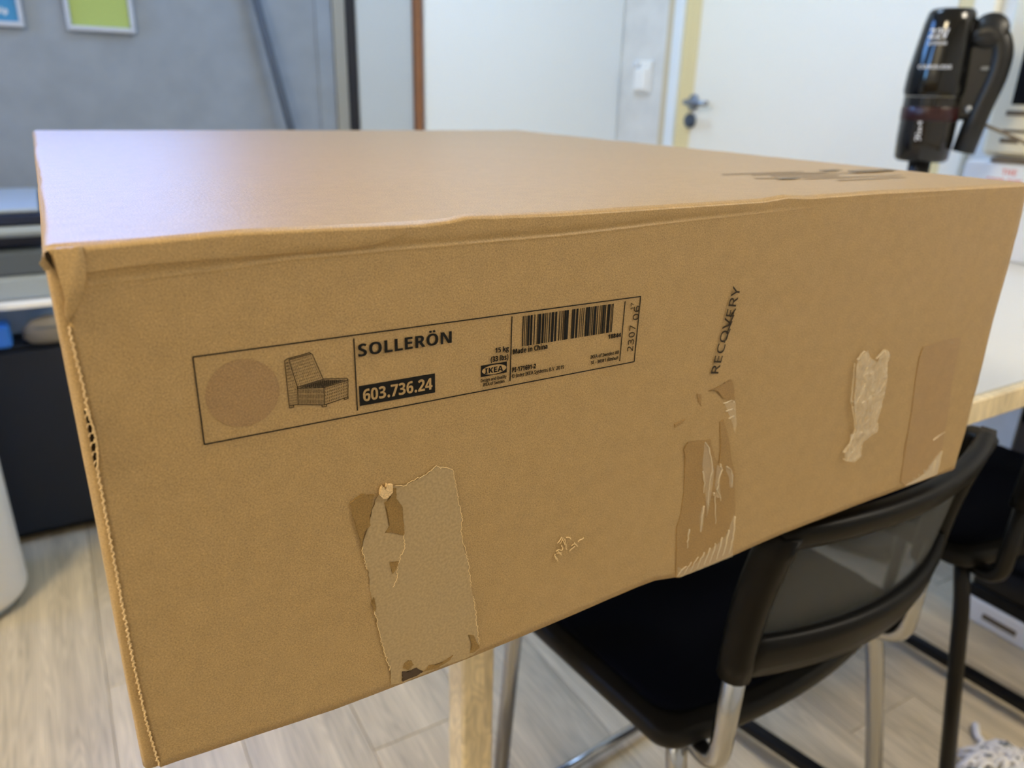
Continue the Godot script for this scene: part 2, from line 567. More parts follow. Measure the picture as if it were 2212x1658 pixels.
	part("door_edge", box(Vector3(xr - 0.016, 0.01, -1.864), Vector3(xr - 0.0125, 2.078, -1.832), 0.001), M.cream_paint, door)
	var hz := -1.825
	var hy := 1.045
	var h := lathe(PackedVector2Array([Vector2(0, 0), Vector2(0.027, 0), Vector2(0.027, 0.007), Vector2(0.024, 0.010), Vector2(0, 0.010)]), 24)
	var rose := part("door_rose", h, M.steel, door, Vector3(xr - 0.012, hy, hz))
	rose.rotation.z = PI / 2
	part("door_handle", tube(smooth_path(PackedVector3Array([Vector3(xr - 0.02, hy, hz), Vector3(xr - 0.062, hy, hz), Vector3(xr - 0.062, hy - 0.002, hz + 0.115)]), 0.016), 0.0105, 12, 0.009), M.steel, door)
	var lk := part("door_lock", lathe(PackedVector2Array([Vector2(0, 0), Vector2(0.025, 0), Vector2(0.025, 0.012), Vector2(0.022, 0.016), Vector2(0, 0.016)]), 24), M.pole, door, Vector3(xr - 0.012, hy - 0.062, hz - 0.005))
	lk.rotation.z = PI / 2
	var sw := thing("light_switch", "white wall switch with a round knob beside the door frame", "switch", Vector3(xr, 1.13, -2.125), 0.0)
	part("plate", box(Vector3(-0.012, -0.058, -0.05), Vector3(-0.0005, 0.058, 0.05), 0.005), M.white_plastic, sw)
	part("rocker", box(Vector3(-0.028, -0.05, -0.034), Vector3(-0.0125, 0.03, 0.04), 0.006), M.white_plastic, sw)
	var kn := part("knob", lathe(PackedVector2Array([Vector2(0, 0), Vector2(0.015, 0), Vector2(0.015, 0.014), Vector2(0.011, 0.019), Vector2(0, 0.02)]), 20), M.print_white, sw, Vector3(-0.0125, 0.044, -0.026))
	kn.rotation.z = PI / 2

func plank(st: SurfaceTool, x0: float, x1: float, z0: float, z1: float) -> void:
	var c := 0.0006
	var u := rng.randf()
	var v := rng.randf()
	var f := func(x: float, y: float, z: float) -> void:
		st.set_uv(Vector2(u + (x - x0) * 2.0, v + (z - z0) * 0.8))
		st.add_vertex(Vector3(x, y, z))
	var ring := func(d: float, y: float) -> Array:
		return [Vector3(x0 + d, y, z1 - d), Vector3(x1 - d, y, z1 - d), Vector3(x1 - d, y, z0 + d), Vector3(x0 + d, y, z0 + d)]
	var a: Array = ring.call(0.0, -0.007)
	var b: Array = ring.call(0.0, -c)
	var t: Array = ring.call(c, 0.0)
	for pair in [[a, b], [b, t]]:
		for k in 4:
			var l := (k + 1) % 4
			for p in [pair[0][k], pair[1][l], pair[0][l], pair[0][k], pair[1][k], pair[1][l]]:
				f.call(p.x, p.y, p.z)
	for p in [t[0], t[2], t[1], t[0], t[3], t[2]]:
		f.call(p.x, p.y, p.z)

func table() -> void:
	var t := thing("table", "white-topped table with pale wood edge under the big carton", "table", Vector3(0.75, 0, -0.33))
	var x0 := -0.86; var x1 := 0.93; var z0 := -0.280; var z1 := 0.238
	part("tabletop", box(Vector3(x0 + 0.012, TT - 0.030, z0 + 0.012), Vector3(x1 - 0.012, TT - 0.0005, z1 - 0.012)), M.table_white, t)
	var st := start()
	add_box(st, Vector3(x0, TT - 0.032, z1 - 0.012), Vector3(x1, TT - 0.001, z1), 0.002)
	add_box(st, Vector3(x0, TT - 0.032, z0), Vector3(x1, TT - 0.001, z0 + 0.012), 0.002)
	add_box(st, Vector3(x0, TT - 0.032, z0 + 0.012), Vector3(x0 + 0.012, TT - 0.001, z1 - 0.012), 0.002)
	add_box(st, Vector3(x1 - 0.012, TT - 0.032, z0 + 0.012), Vector3(x1, TT - 0.001, z1 - 0.012), 0.002)
	part("edge_band", done(st), M.birch, t)
	for p in [[-0.756, 0.03], [0.89, 0.03]]:
		part("leg", box(Vector3(p[0] - 0.022, 0.035, p[1] - 0.020), Vector3(p[0] + 0.020, TT - 0.031, p[1] + 0.018), 0.003), M.birch, t)
		part("foot", box(Vector3(p[0] - 0.024, 0.0, p[1] - 0.10), Vector3(p[0] + 0.024, 0.0345, p[1] + 0.20), 0.004), M.birch, t)

# ---------------------------------------------------------------- the carton
func curve_at(c: PackedVector2Array, x: float) -> float:
	if x <= c[0].x: return c[0].y
	for i in range(1, c.size()):
		if x <= c[i].x: return lerpf(c[i - 1].y, c[i].y, (x - c[i - 1].x) / (c[i].x - c[i - 1].x))
	return c[-1].y

func rounded_body(lo: Vector3, hi: Vector3, r: float) -> ArrayMesh: # a box with rounded, slightly dented edges
	var st := start(false)
	var cuts := func(a: float, b: float, n: int) -> PackedFloat32Array:
		var out := PackedFloat32Array()
		for k in 6: out.append(a + r * k / 5.0)
		for k in range(1, n): out.append(lerpf(a + r, b - r, float(k) / n))
		for k in 6: out.append(b - r + r * k / 5.0)
		return out
	var inner_lo := lo + Vector3.ONE * r
	var inner_hi := hi - Vector3.ONE * r
	var place := func(p: Vector3) -> Vector3:
		var q := p.clamp(inner_lo, inner_hi)
		var n := (p - q).normalized()
		var e := q + n * r
		var edge: float = maxf(0.0, 1.0 - (n.abs()[n.abs().max_axis_index()] - 0.70) / 0.3)
		var w: Vector3 = e + n * (wob.get_noise_3dv(e * 9.0) * 0.0016 * (0.35 + edge) + wob.get_noise_3dv(e * 40.0) * 0.0006 * edge)
		w.y = maxf(w.y, lo.y + 0.005)
		return w
	for ax in 3:
		var b := (ax + 1) % 3
		var c := (ax + 2) % 3
		var cb: PackedFloat32Array = cuts.call(lo[b], hi[b], 36)
		var cc: PackedFloat32Array = cuts.call(lo[c], hi[c], 36)
		for side in [0, 1]:
			var grid := []
			for i in cb.size():
				var row := PackedVector3Array()
				for j in cc.size():
					var p := Vector3.ZERO
					p[ax] = hi[ax] if side else lo[ax]
					p[b] = cb[i]
					p[c] = cc[j]
					row.append(place.call(p))
				grid.append(row)
			for i in cb.size() - 1:
				for j in cc.size() - 1:
					if side: quad(st, grid[i][j], grid[i + 1][j], grid[i + 1][j + 1], grid[i][j + 1])
					else: quad(st, grid[i][j + 1], grid[i + 1][j + 1], grid[i + 1][j], grid[i][j])
	return done(st)

func carton() -> void:
	var t := thing("cardboard_box", "large brown corrugated cardboard carton with printed product label lying on the white table", "box", Vector3(0, TT, 0))
	part("body", rounded_body(Vector3(-BW / 2, -0.0045, -BD), Vector3(BW / 2, BH + 0.0022, -0.0015), 0.005), M.kraft, t)
	# the glued front panel: rolled top edge, pressed crease, peeled liner, wavy cut edge on the left
	var top := pts2([-350, 260.5, -344, 261, -317, 262, -282, 263, -242, 262.3, -198, 261.2, -185, 262, -174, 263.6, -158, 262.8, -120, 262, -23, 262, 35, 262, 55, 263.6, 75, 262.2, 148, 262.6, 250, 261.6, 340, 261, 352, 260.5])
	var bottom := pts2([-350, 0.3, -341, 0, -309, -2, -260, -4.6, -173, -4.6, -123, -2.6, -28, 2.4, 0, -3, 54, -2, 108, 1, 199, 2, 297, 2, 352, 1])
	var seam := pts2([1, -343.0, 9, -343.6, 30, -345, 64, -345.7, 97, -345.8, 125, -345.6, 146, -345.6, 169, -345.3, 195, -344.8, 209, -345.1, 219, -345.6, 231, -345.9, 237, -345.1, 247, -344.8, 265, -345.5])
	var crease := pts2([-350, 245.6, -338, 246, -319, 247, -283, 248, -260, 249.6, -205, 250.1, -119, 250.3, -70, 251.5, -22, 253, 60, 254.8, 150, 256.5, 260, 257, 352, 257])
	var peel := pts2([-350, 249.6, -335, 250, -318, 251, -292, 251.2, -243, 251, -226, 251.3, -215, 252.6, -210, 254, -205, 256, -202, 258, -200, 262])
	var right := pts2([0, 348.5, 36, 351.5, 116, 350.3, 183, 349.3, 262, 348.6])
	var st := start(false)
	var nx := 300
	var rows := PackedFloat32Array()
	for k in 46: rows.append(k / 46.0 * 0.90)
	for k in 61: rows.append(0.90 + k / 60.0 * 0.10)
	var grid := []
	for v in rows:
		var line := PackedVector3Array()
		for i in nx + 1:
			var f := float(i) / nx
			var y0 := curve_at(top, lerpf(-0.35, 0.35, f))
			var yb := curve_at(bottom, lerpf(-0.35, 0.35, f))
			var y := lerpf(yb, y0, v)
			var sx := curve_at(seam, y) + 0.00045 * wob.get_noise_1d(y * 900.0) + 0.0003 * sin(y * 1900.0)
			var x := lerpf(sx, curve_at(right, y), f)
			var z := 0.0
			var cr := curve_at(crease, x)
			var fade := 1.0 - 0.85 * smoothstep(-0.12, 0.12, x)
			z -= 0.0004 * exp(-pow((y - cr - 0.0012) / 0.0014, 2.0)) * fade
			z += 0.00035 * exp(-pow((y - cr + 0.0007) / 0.0006, 2.0)) * fade
			var above := y - cr
			if above > 0.0:
				z += 0.0006 * smoothstep(0.0, 0.006, above) * fade
			if x < -0.198 and y > 0.246:
				z += 0.0008 * smoothstep(0.0, 0.0007, y - curve_at(peel, x)) * smoothstep(-0.198, -0.206, x)
			var rest := y0 - y
			if rest < 0.0022: z -= 0.0042 * pow(1.0 - rest / 0.0022, 2.2)
			if f > 0.985: z -= 0.004 * pow((f - 0.985) / 0.015, 2.0)
			z += 0.00035 * wob.get_noise_2d(x * 14.0, y * 14.0) + 0.00008 * wob.get_noise_2d(x * 140.0, y * 90.0)
			z += 0.0009 * exp(-pow((y - 0.183) / 0.011, 2.0)) * exp(-pow((x + 0.345) / 0.004, 2.0))
			# flat where the label is printed
			if x > -0.31 and x < -0.05 and y > 0.165 and y < 0.215: z = lerpf(z, 0.0, 0.85)
			line.append(Vector3(x, y, z))
		grid.append(line)
	for j in rows.size() - 1:
		for i in nx:
			quad(st, grid[j][i], grid[j][i + 1], grid[j + 1][i + 1], grid[j + 1][i])
	# cut edges running back to the body
	for j in rows.size() - 1:
		var a: Vector3 = grid[j][0]
		var b: Vector3 = grid[j + 1][0]
		quad(st, a - Vector3(0, 0, 0.004), a, b, b - Vector3(0, 0, 0.004))
	for i in nx:
		var a: Vector3 = grid[0][i]
		var b: Vector3 = grid[0][i + 1]
		quad(st, a - Vector3(0, 0, 0.006), b - Vector3(0, 0, 0.006), b, a)
	part("front_panel", done(st), M.kraft, t)
	# cut edge of the panel: pale torn liner, wavy, opening round a gap
	var e := start(false)
	var path := PackedVector3Array()
	for k in 420:
		var y := 0.002 + k / 419.0 * 0.228
		path.append(Vector3(curve_at(seam, y) + 0.00045 * wob.get_noise_1d(y * 900.0) + 0.0003 * sin(y * 1900.0) + 0.00025 * sin(y * 5200.0), y, 0.0002 + 0.0009 * exp(-pow((y - 0.183) / 0.011, 2.0))))
	add_tube(e, path, 0.00042, 6)
	part("corrugated_edge", done(e), M.pale, t, Vector3.ZERO, "pale ragged cut edge of the front panel")
	var g := start()
	var gl := pts2([-346.3, 194.9, -346.0, 190.5, -346.0, 185.3, -346.1, 180.1, -346.3, 173.8, -346.2, 169.5, -345.5, 168.8, -344.9, 173.5, -344.4, 179.7, -344.3, 185, -344.7, 190.3, -345.5, 195.2])
	add_plate(g, gl, 0.0004, 0.0017)
	part("open_flute", done(g), M.hole, t, Vector3.ZERO, "dark open flutes in the torn corner seam")
	var fl := start(false)
	for k in 6:
		var y := 0.171 + k * 0.0042
		add_tube(fl, PackedVector3Array([Vector3(-0.3463, y, 0.0021), Vector3(-0.3456, y + 0.0016, 0.0023), Vector3(-0.3448, y + 0.0012, 0.0021), Vector3(-0.3443, y + 0.0030, 0.0021)]), 0.0003, 6)
	var lip := PackedVector3Array()
	for k in 30:
		var y := 0.1685 + k / 29.0 * 0.0275
		lip.append(Vector3(-0.34545 + 0.0015 * sin(PI * k / 29.0) + 0.00015 * sin(y * 4000.0), y, 0.0022))
	add_tube(fl, lip, 0.00045, 6)
	part("torn_liner", done(fl), M.pale, t)
	# crushed upper corner
	var ear := start(false)
	var eo := pts2([-347.0, 260.4, -336.5, 260.4, -336.4, 253, -337, 249.2, -339, 243.4, -341.3, 239, -344.6, 234, -345.9, 232.4, -346.4, 236, -345.5, 240.5, -345.7, 246, -346.3, 252.6])
	add_plate(ear, ragged(eo, 0.0001, 0.002), -0.002, 0.0020)
	part("torn_corner_flap", done(ear), M.kraft, t, Vector3.ZERO, "curled torn paper at the crushed corner")
	part("corner_hole", plate(ragged(pts2([-349.3, 259.0, -348.0, 259.8, -347.3, 257.7, -347.0, 253.2, -348.1, 255.0, -349.0, 257.0]), 0.0002), 0.0004, 0.0022), M.hole, t)
	part("paper_lump", plate(ragged(pts2([-350.4, 258.2, -351.4, 255.2, -350.6, 252.4, -348.8, 252.2, -348.3, 254.5, -349.2, 257.2]), 0.0003, 0.0008), -0.002, 0.0010), M.kraft, t)
	carton_print(t)
	carton_tape(t)

func ring_stroke(st: SurfaceTool, c: Array, w: float, z: float) -> void: # a closed or open line through points in millimetres
	var p := pts2(c)
	for i in p.size() - 1: stroke(st, p[i], p[i + 1], w, z)

func carton_print(t: Node3D) -> void:
	var z := 0.00035
	var st := start()
	ring_stroke(st, [-302.8, 169.8, -302.8, 210.9, -57.8, 210.7, -58.4, 170.6, -302.8, 169.8], 0.00055, z)
	ring_stroke(st, [-231.6, 209.3, -231.6, 172.3], 0.00055, z)
	ring_stroke(st, [-144.8, 209.3, -145.0, 173.0], 0.00055, z)
	ring_stroke(st, [-69.1, 209.1, -69.6, 172.8], 0.0005, z)
	var lf := part("label_frame", done(st), M.ink, t)
	part("label_disk", plate(disk(Vector2(-0.2839, 0.1909), 0.0160), z - 0.0002, z - 0.0001), M.disk, lf, Vector3.ZERO, "plain darker round patch in the label frame")
	words("SOLLERÖN", -0.2298, 0.1998, 0.0495, 0.0081, lf, M.ink, z)
	part("number_panel", plate(pts2([-230.2, 174.5, -189.8, 174.4, -189.8, 184.8, -230.2, 184.8]), z - 0.0003, z), M.ink, lf)
	words("603.736.24", -0.2284, 0.1764, 0.0370, 0.0065, lf, M.kraft, z)
	words("15 kg", -0.1547, 0.1897, 0.0083, 0.0038, lf, M.ink, z)
	words("(33 lbs)", -0.1573, 0.1852, 0.0107, 0.0037, lf, M.ink, z)
	part("logo_panel", plate(pts2([-163.0, 178.3, -147.3, 178.4, -147.3, 184.5, -163.0, 184.6]), z - 0.0003, z), M.ink, lf)
	part("logo_oval", plate(disk(Vector2(-0.1551, 0.1814), 0.0074, 0.0026), z, z + 0.00015), M.kraft, lf)
	words("IKEA", -0.1608, 0.1798, 0.0110, 0.0031, lf, M.ink, z + 0.0001)
	words("Design and Quality", -0.1631, 0.1748, 0.0157, 0.0024, lf, M.ink, z, "printed_text", 0.0, plain_font)
	words("IKEA of Sweden", -0.1617, 0.1728, 0.0131, 0.0019, lf, M.ink, z, "printed_text", 0.0, plain_font)
	words("Made in China", -0.1436, 0.1881, 0.0220, 0.0031, lf, M.ink, z)
	words("PI-171691-2", -0.1438, 0.1778, 0.0151, 0.0028, lf, M.ink, z)
	words("© Inter IKEA Systems B.V. 2019", -0.1440, 0.1738, 0.0342, 0.0029, lf, M.ink, z, "printed_text", 0.0, plain_font)
	words("18844", -0.0797, 0.1879, 0.0093, 0.0026, lf, M.ink, z)
	words("IKEA of Sweden AB", -0.0914, 0.1775, 0.0205, 0.0023, lf, M.ink, z, "printed_text", 0.0, plain_font)
	words("SE - 34381 Älmhult", -0.0909, 0.1741, 0.0200, 0.0025, lf, M.ink, z, "printed_text", 0.0, plain_font)
	words("2307", -0.0603, 0.1778, 0.0160, 0.0044, lf, M.stamp2, z, "printed_text", PI / 2 - 0.03, mono)
	words("06", -0.0582, 0.1968, 0.0085, 0.0043, lf, M.stamp2, z, "printed_text", PI / 2 - 0.03, mono)
	words("17", -0.0628, 0.2035, 0.0040, 0.0020, lf, M.stamp2, z, "printed_text", PI / 2 - 0.03, plain_font)
	var bars := start()
	var pattern := [410, 6, 421, 4, 433, 4, 446, 14, 464, 14, 485, 6, 505, 5, 518, 18, 540, 14, 556, 6, 568, 4, 584, 7, 604, 18, 626, 14, 650, 6, 664, 4, 676, 5, 688, 12, 703, 18, 736, 6, 748, 16, 770, 14, 790, 4, 802, 4, 815, 5, 836, 14, 852, 16, 866, 4, 878, 6, 896, 18, 914, 6, 930, 4, 942, 5, 956, 14, 970, 8, 988, 6, 998, 14, 1014, 4, 1024, 6]
	for i in range(0, pattern.size(), 2):
		var x := lerpf(-0.1381, -0.0770, (pattern[i] - 407) / 623.0)
		var w: float = pattern[i + 1] * 0.0000845
		add_plate(bars, PackedVector2Array([Vector2(x - w / 2, 0.1917), Vector2(x + w / 2, 0.1917), Vector2(x + w / 2, 0.2086), Vector2(x - w / 2, 0.2086)]), z - 0.0001, z)
	part("barcode", done(bars), M.ink, lf)
	# line drawing of a woven easy chair
	var d := start()
	var w := 0.0003
	for l in [[-264.2, 181.2, -264.6, 203.2, -263.6, 203.9, -252.9, 205.4, -251.7, 204.3, -247.5, 191.6, -236.0, 190.0, -235.5, 189.2, -236.0, 180.0], [-264.2, 181.2, -260.0, 181.0, -247.7, 178.4, -236.0, 180.4], [-262.6, 203.4, -259.8, 189.7, -260.0, 181.0], [-260.0, 189.0, -247.3, 187.2, -247.7, 178.2], [-247.3, 187.2, -235.5, 189.0], [-259.8, 189.6, -247.5, 191.4], [-262.6, 203.4, -252.2, 204.8], [-264.2, 181.0, -264.2, 180.0, -262.2, 179.9, -262.2, 181.0], [-248.9, 178.6, -248.9, 177.6, -246.8, 177.4, -246.8, 178.6], [-237.9, 180.3, -237.8, 179.2, -235.9, 179.6, -235.9, 180.4]]:
		ring_stroke(d, l, w, z)
	for q in [[[-262.3, 203.0, -252.6, 204.5, -248.0, 191.6, -259.5, 190.0], 13, 9, 0.5, 0.00018], [[-264.2, 202.6, -263.0, 202.8, -260.2, 189.4, -264.0, 189.0], 4, 9, 0.5, 0.00018], [[-264.0, 189.0, -260.3, 189.0, -260.3, 181.4, -263.9, 181.4], 5, 6, 0.5, 0.00018], [[-259.6, 188.8, -247.6, 186.9, -248.0, 178.9, -259.7, 181.4], 16, 3, 0.8, 0.00018], [[-247.0, 186.9, -235.8, 188.6, -236.2, 180.8, -247.3, 178.9], 13, 5, 0.55, 0.0002], [[-259.2, 189.3, -247.6, 191.0, -236.2, 189.3, -247.3, 187.5], 11, 6, 0.62, 0.0003]]:
		var c := pts2(q[0])
		for i in q[1]:
			var fa: float = (i + 0.5) / q[1]
			for j in q[2]:
				var v0: float = (j + 0.15) / q[2]
				var v1: float = (j + 0.15 + q[3]) / q[2]
				var a0 := c[0].lerp(c[1], fa)
				var a1 := c[3].lerp(c[2], fa)
				stroke(d, a0.lerp(a1, v0), a0.lerp(a1, minf(v1, 1.0)), q[4], z)
	part("chair_drawing", done(d), M.ink, lf, Vector3.ZERO, "line drawing of a woven easy chair")
	words("RECOVERY", 0.0135, 0.1512, 0.0578, 0.0068, t, M.stamp, 0.0006, "stamped_text", deg_to_rad(79.8), plain_font)
	var sm := start()
	for r in [[20.2, 186, 16.6, 178], [21.2, 190, 17.4, 183], [22, 194, 17.8, 189], [19.5, 181, 15.6, 172]]:
		ring_stroke(sm, r, 0.0009, 0.0006)
	part("stamp_smear", done(sm), M.stamp, t)
	# faint print on the top
	var f := start()
	for r in [[128, 128, 222, 126], [150, 117, 240, 115], [160, 106, 300, 104], [130, 95, 225, 92], [170, 82, 290, 78], [190, 66, 270, 62]]:
		stroke(f, Vector2(r[0], r[1]) * 0.001, Vector2(r[2], r[3]) * 0.001, 0.0032, 0.0003)
	var fp := part("top_print", done(f), M.faint, t, Vector3(0, BH + 0.0028, 0))
	fp.rotation.x = -PI / 2
	for r in [[268, 116, 326, 116, 326, 106, 268, 106], [146, 90, 166, 88, 166, 82, 146, 83], [244, 127, 268, 127, 268, 121, 244, 121]]:
		var dp := part("top_print_bar", plate(pts2(r), 0.0, 0.0003), M.smear, t, Vector3(0, BH + 0.0032, 0))
		dp.rotation.x = -PI / 2

func disk(c: Vector2, rx: float, ry := -1.0, n := 48) -> PackedVector2Array:
	var out := PackedVector2Array()
	for k in n: out.append(c + Vector2(cos(TAU * k / n) * rx, sin(TAU * k / n) * (rx if ry < 0 else ry)))
	return out

func carton_tape(t: Node3D) -> void:
	var z := 0.00055
	# torn patch left by a strip of tape
	var tp := part("torn_patch", plate(ragged(pts2([-233, 95, -232, 86, -230, 79, -230, 68, -228, 53, -226, 41, -224, 26, -220, 8, -220, -2, -212, -4, -200, -3, -188, -2.5, -167, -3, -162, 1, -163, 15, -166, 36, -168, 47, -170, 65, -173, 77, -175, 87, -174, 95, -178, 117, -180, 128, -185, 130, -190, 132, -196, 128, -202, 127, -208, 125, -214, 126, -219, 126, -224, 122, -227, 114, -229, 106]), 0.0004), 0.0, z), M.torn, t, Vector3.ZERO, "greyish torn paper patch where tape was pulled off")
	var rim := start(false)
	for l in [[-214, 126, -208, 125, -202, 127.5, -196, 128.5, -190, 132, -185, 130, -180, 128, -178, 117, -174, 95, -175, 87, -173, 77, -170, 65, -168, 47], [-166.5, 40, -163.5, 15, -162.5, 3], [-228, 53, -226, 41, -224, 26, -220, 8], [-233, 95, -232, 86, -230.5, 79], [-209.5, 96, -209, 88, -212, 81, -214, 77, -214, 70, -217, 63]]:
		var p := pts2(l)
		var q := PackedVector3Array()
		for i in p.size() - 1:
			var n := maxi(2, int(p[i].distance_to(p[i + 1]) / 0.001))
			for k in n:
				var a := p[i].lerp(p[i + 1], float(k) / n)
				q.append(Vector3(a.x + rng.randf_range(-0.0006, 0.0006), a.y + rng.randf_range(-0.0006, 0.0006), z))
		add_tube(rim, q, 0.0002, 5)
	part("torn_rim", done(rim), M.rim, tp)
	for l in [[-238, 123, -232, 126, -225, 124, -226, 120, -228, 112, -228, 107, -232, 103, -233, 95, -235, 106, -237, 116], [-216, 126, -213, 125, -213, 119, -210, 113, -210, 105, -209, 98, -210, 95, -215, 99, -220, 100, -217, 105, -218, 112, -220, 118, -216, 120], [-228, 62, -227, 55, -228, 52, -229, 58], [-218, 81, -213, 80, -214, 76, -217, 73], [-170, 14, -166, 12, -162, 1, -167, -1, -169, 0, -167, 5], [-196, 2, -188, 0, -180, 3, -182, 0, -190, -2, -200, -1]]:
		part("glue_stain", plate(ragged(pts2(l), 0.0004), 0.0, z + 0.0003), M.stain, tp, Vector3.ZERO, "brown glue stain on the torn patch")
	part("paper_flake", plate(ragged(pts2([-222, 126, -221, 129, -219.5, 126, -218.5, 129, -215.5, 128, -215.5, 124, -218, 121, -221, 121.5, -222.5, 123.5]), 0.0003, 0.0008), 0.0, 0.0022), M.pale, tp)
	var dirt := start()
	add_plate(dirt, ragged(pts2([-213, 5, -210, 3, -204, 3.5, -200, -0.5, -204, -1.5, -213, -2.5]), 0.0006, 0.001), 0.0, z + 0.0004)
	part("dirt_mark", done(dirt), M.dirt, tp)
	var smudge := start()
	add_plate(smudge, ragged(pts2([-212, 10, -208, 11, -206, 7, -209, 4, -212, 7]), 0.0006, 0.001), 0.0, z + 0.0003)
	part("dirt_smudge", done(smudge), M.stain, tp)
	var gl := start(false)
	for k in 16:
		var a := Vector2(-0.0995 + rng.randf_range(-0.0085, 0.0085), 0.0525 + rng.randf_range(-0.008, 0.010))
		var q := PackedVector3Array()
		var dirn := Vector2.from_angle(rng.randf_range(0.8, 2.2))
		for i in 5:
			q.append(Vector3(a.x, a.y, 0.0008))
			dirn = dirn.rotated(rng.randf_range(-0.8, 0.8))
			a += dirn * 0.0012
		add_tube(gl, q, 0.0003, 5)
	part("glue_mark", done(gl), M.rim, t)
	# middle strip of clear tape
	var m := start()
	add_plate(m, ragged(pts2([-7, 41, -5, 50, -4, 68, -7, 96, -9, 101, -6, 106, 15, 103, 16, 99, 21, 89, 26, 82, 26, 92, 22, 115, 25, 116, 33, 99, 39, 81, 43, 73, 49, 43, 51, 27, 54.5, -1.5, 26, -2.5, 1, -3, -2, -2]), 0.0002, 0.004), 0.0, z)
	add_plate(m, ragged(pts2([7, 140, 11, 141, 18, 142, 27, 145, 31, 138, 33, 128, 22, 132, 16, 138, 12, 140]), 0.0005), 0.0, z)
	add_plate(m, pts2([-20, 122, -11, 123.5, -13, 121, -19, 119]), 0.0, z)
	add_plate(m, ragged(pts2([-3, 140, 1, 139, 2, 130, -1, 134]), 0.0006), 0.0, z)
	var ct := part("clear_tape", done(m), M.tape, t, Vector3.ZERO, "strip of clear tape turned brown under the stamped word")
	var wr := start(false)
	for l in [[9.5, 102, 13, 99, 17, 90, 20, 78, 19, 70, 20, 60, 21, 50], [27, 82, 29.5, 77, 27.5, 70, 27.5, 62, 32, 55, 33, 51], [24, 60, 26, 57, 29, 44, 31, 33], [16.5, 52, 16.5, 43, 16.5, 31], [34, 79, 38, 75, 41.5, 70, 41.5, 60], [5, 36, 5, 26, 6, 20], [11, 80, 14, 70, 15, 62]]:
		crumple(wr, l, 0.0011, z)
	for k in 9:
		var f := k / 8.0
		crumple(wr, [lerpf(50, 6, f) + 0.5, lerpf(34, 5, sqrt(f)), lerpf(51.5, 2, f), lerpf(14, 2, f), lerpf(50, -1, f), lerpf(2, -2, f)], lerpf(0.0013, 0.0007, f), z)
	for k in 3:
		crumple(wr, [23 + k * 3, 128 - k * 6, 30 + k * 2, 129 - k * 6, 33 + k, 127 - k * 6], 0.0007, z)
	var haze := [[9, 103, 12, 101, 17, 90, 22, 78, 22, 61, 22, 55, 21, 42, 16, 63, 14, 71, 10, 85], [49, 37, 51, 22, 54, -2, 29, -2.5, 3, -3, -1, -1, -2, 7, 4, 3, 13, 3, 25, 8, 32, 13, 42, 17, 46, 25], [33, 80, 37, 75, 42, 70, 43, 59, 40, 60, 38, 68, 34, 75], [23, 128, 33, 129, 38, 110, 37, 104, 31, 117], [15, 53, 18, 43, 18, 31, 16, 30, 14, 43], [24, 82, 29, 80, 29, 70, 30, 62, 33, 54, 28, 55, 25, 66]]
	for h in haze:
		part("lifted_film", plate(ragged(pts2(h), 0.0003, 0.003), z + 0.0001, z + 0.0003), M.film3, ct)
	part("tape_wrinkle", done(wr), M.film, ct, Vector3.ZERO, "whitish lifted wrinkles of the middle tape strip")
	# crumpled scrap
	var sc := start(false)
	crumpled_sheet(sc, pts2([163, 59, 168, 65, 166, 76, 173, 77, 168, 90, 162, 103, 160, 113, 158, 124, 155, 136, 160, 143, 166, 146, 172, 138, 181, 134, 183, 139, 190, 143, 195, 139, 197, 124, 200, 107, 199, 88, 200, 71, 190, 68, 183, 63, 187, 52, 177, 49, 166, 53]), 0.0006, 0.0045)
	var cr := start(false)
	for l in [[164, 60, 170, 66, 174, 78, 169, 90, 161, 103, 159, 118, 156, 136], [158, 138, 165, 145, 171, 138], [182, 136, 189, 142, 195, 138, 197, 124], [160, 130, 170, 124, 178, 126], [172, 132, 176, 118, 170, 106, 166, 98], [180, 126, 186, 112, 184, 100, 196, 92], [162, 104, 174, 100, 186, 104, 198, 108], [166, 54, 176, 50, 186, 53], [176, 76, 188, 72, 199, 72], [178, 62, 172, 54]]:
		crumple(cr, l, 0.0010, 0.0016)
	var ts := part("tape_scrap", done(sc), M.film2, t, Vector3.ZERO, "crumpled whitish scrap of clear tape")
	part("scrap_fold", done(cr), M.film2, ts)
	# right-hand strip
	var pt := part("packing_tape", plate(pts2([257, 10, 252, 44, 249, 76, 244, 107, 242, 127, 244, 136, 272, 138, 297, 137, 298, 120, 300, 98, 306, 67, 309, 43, 313, 5, 304, 3, 266, 3.2]), 0.0, z), M.tape_dull, t, Vector3.ZERO, "straight dull strip of tape near the right edge")
	var w2 := start(false)
	part("lifted_film", plate(ragged(pts2([310, 28, 312.5, 3.5, 266, 3.4, 277, 6.5, 293, 10, 299, 18]), 0.0004, 0.003), z + 0.0001, z + 0.0003), M.film, pt)
	for k in 7:
		var f := k / 6.0
		crumple(w2, [lerpf(311, 268, f), lerpf(27, 8, sqrt(f)), lerpf(311.5, 272, f), lerpf(14, 5, f), lerpf(312, 266, f), 3.0], lerpf(0.0015, 0.0008, f), z)
	crumple(w2, [293, 43, 300, 45.5, 308, 46.5], 0.0011, z)
	crumple(w2, [283, 134, 287, 133.5], 0.0006, z)
	part("packing_tape_wrinkle", done(w2), M.film, pt)

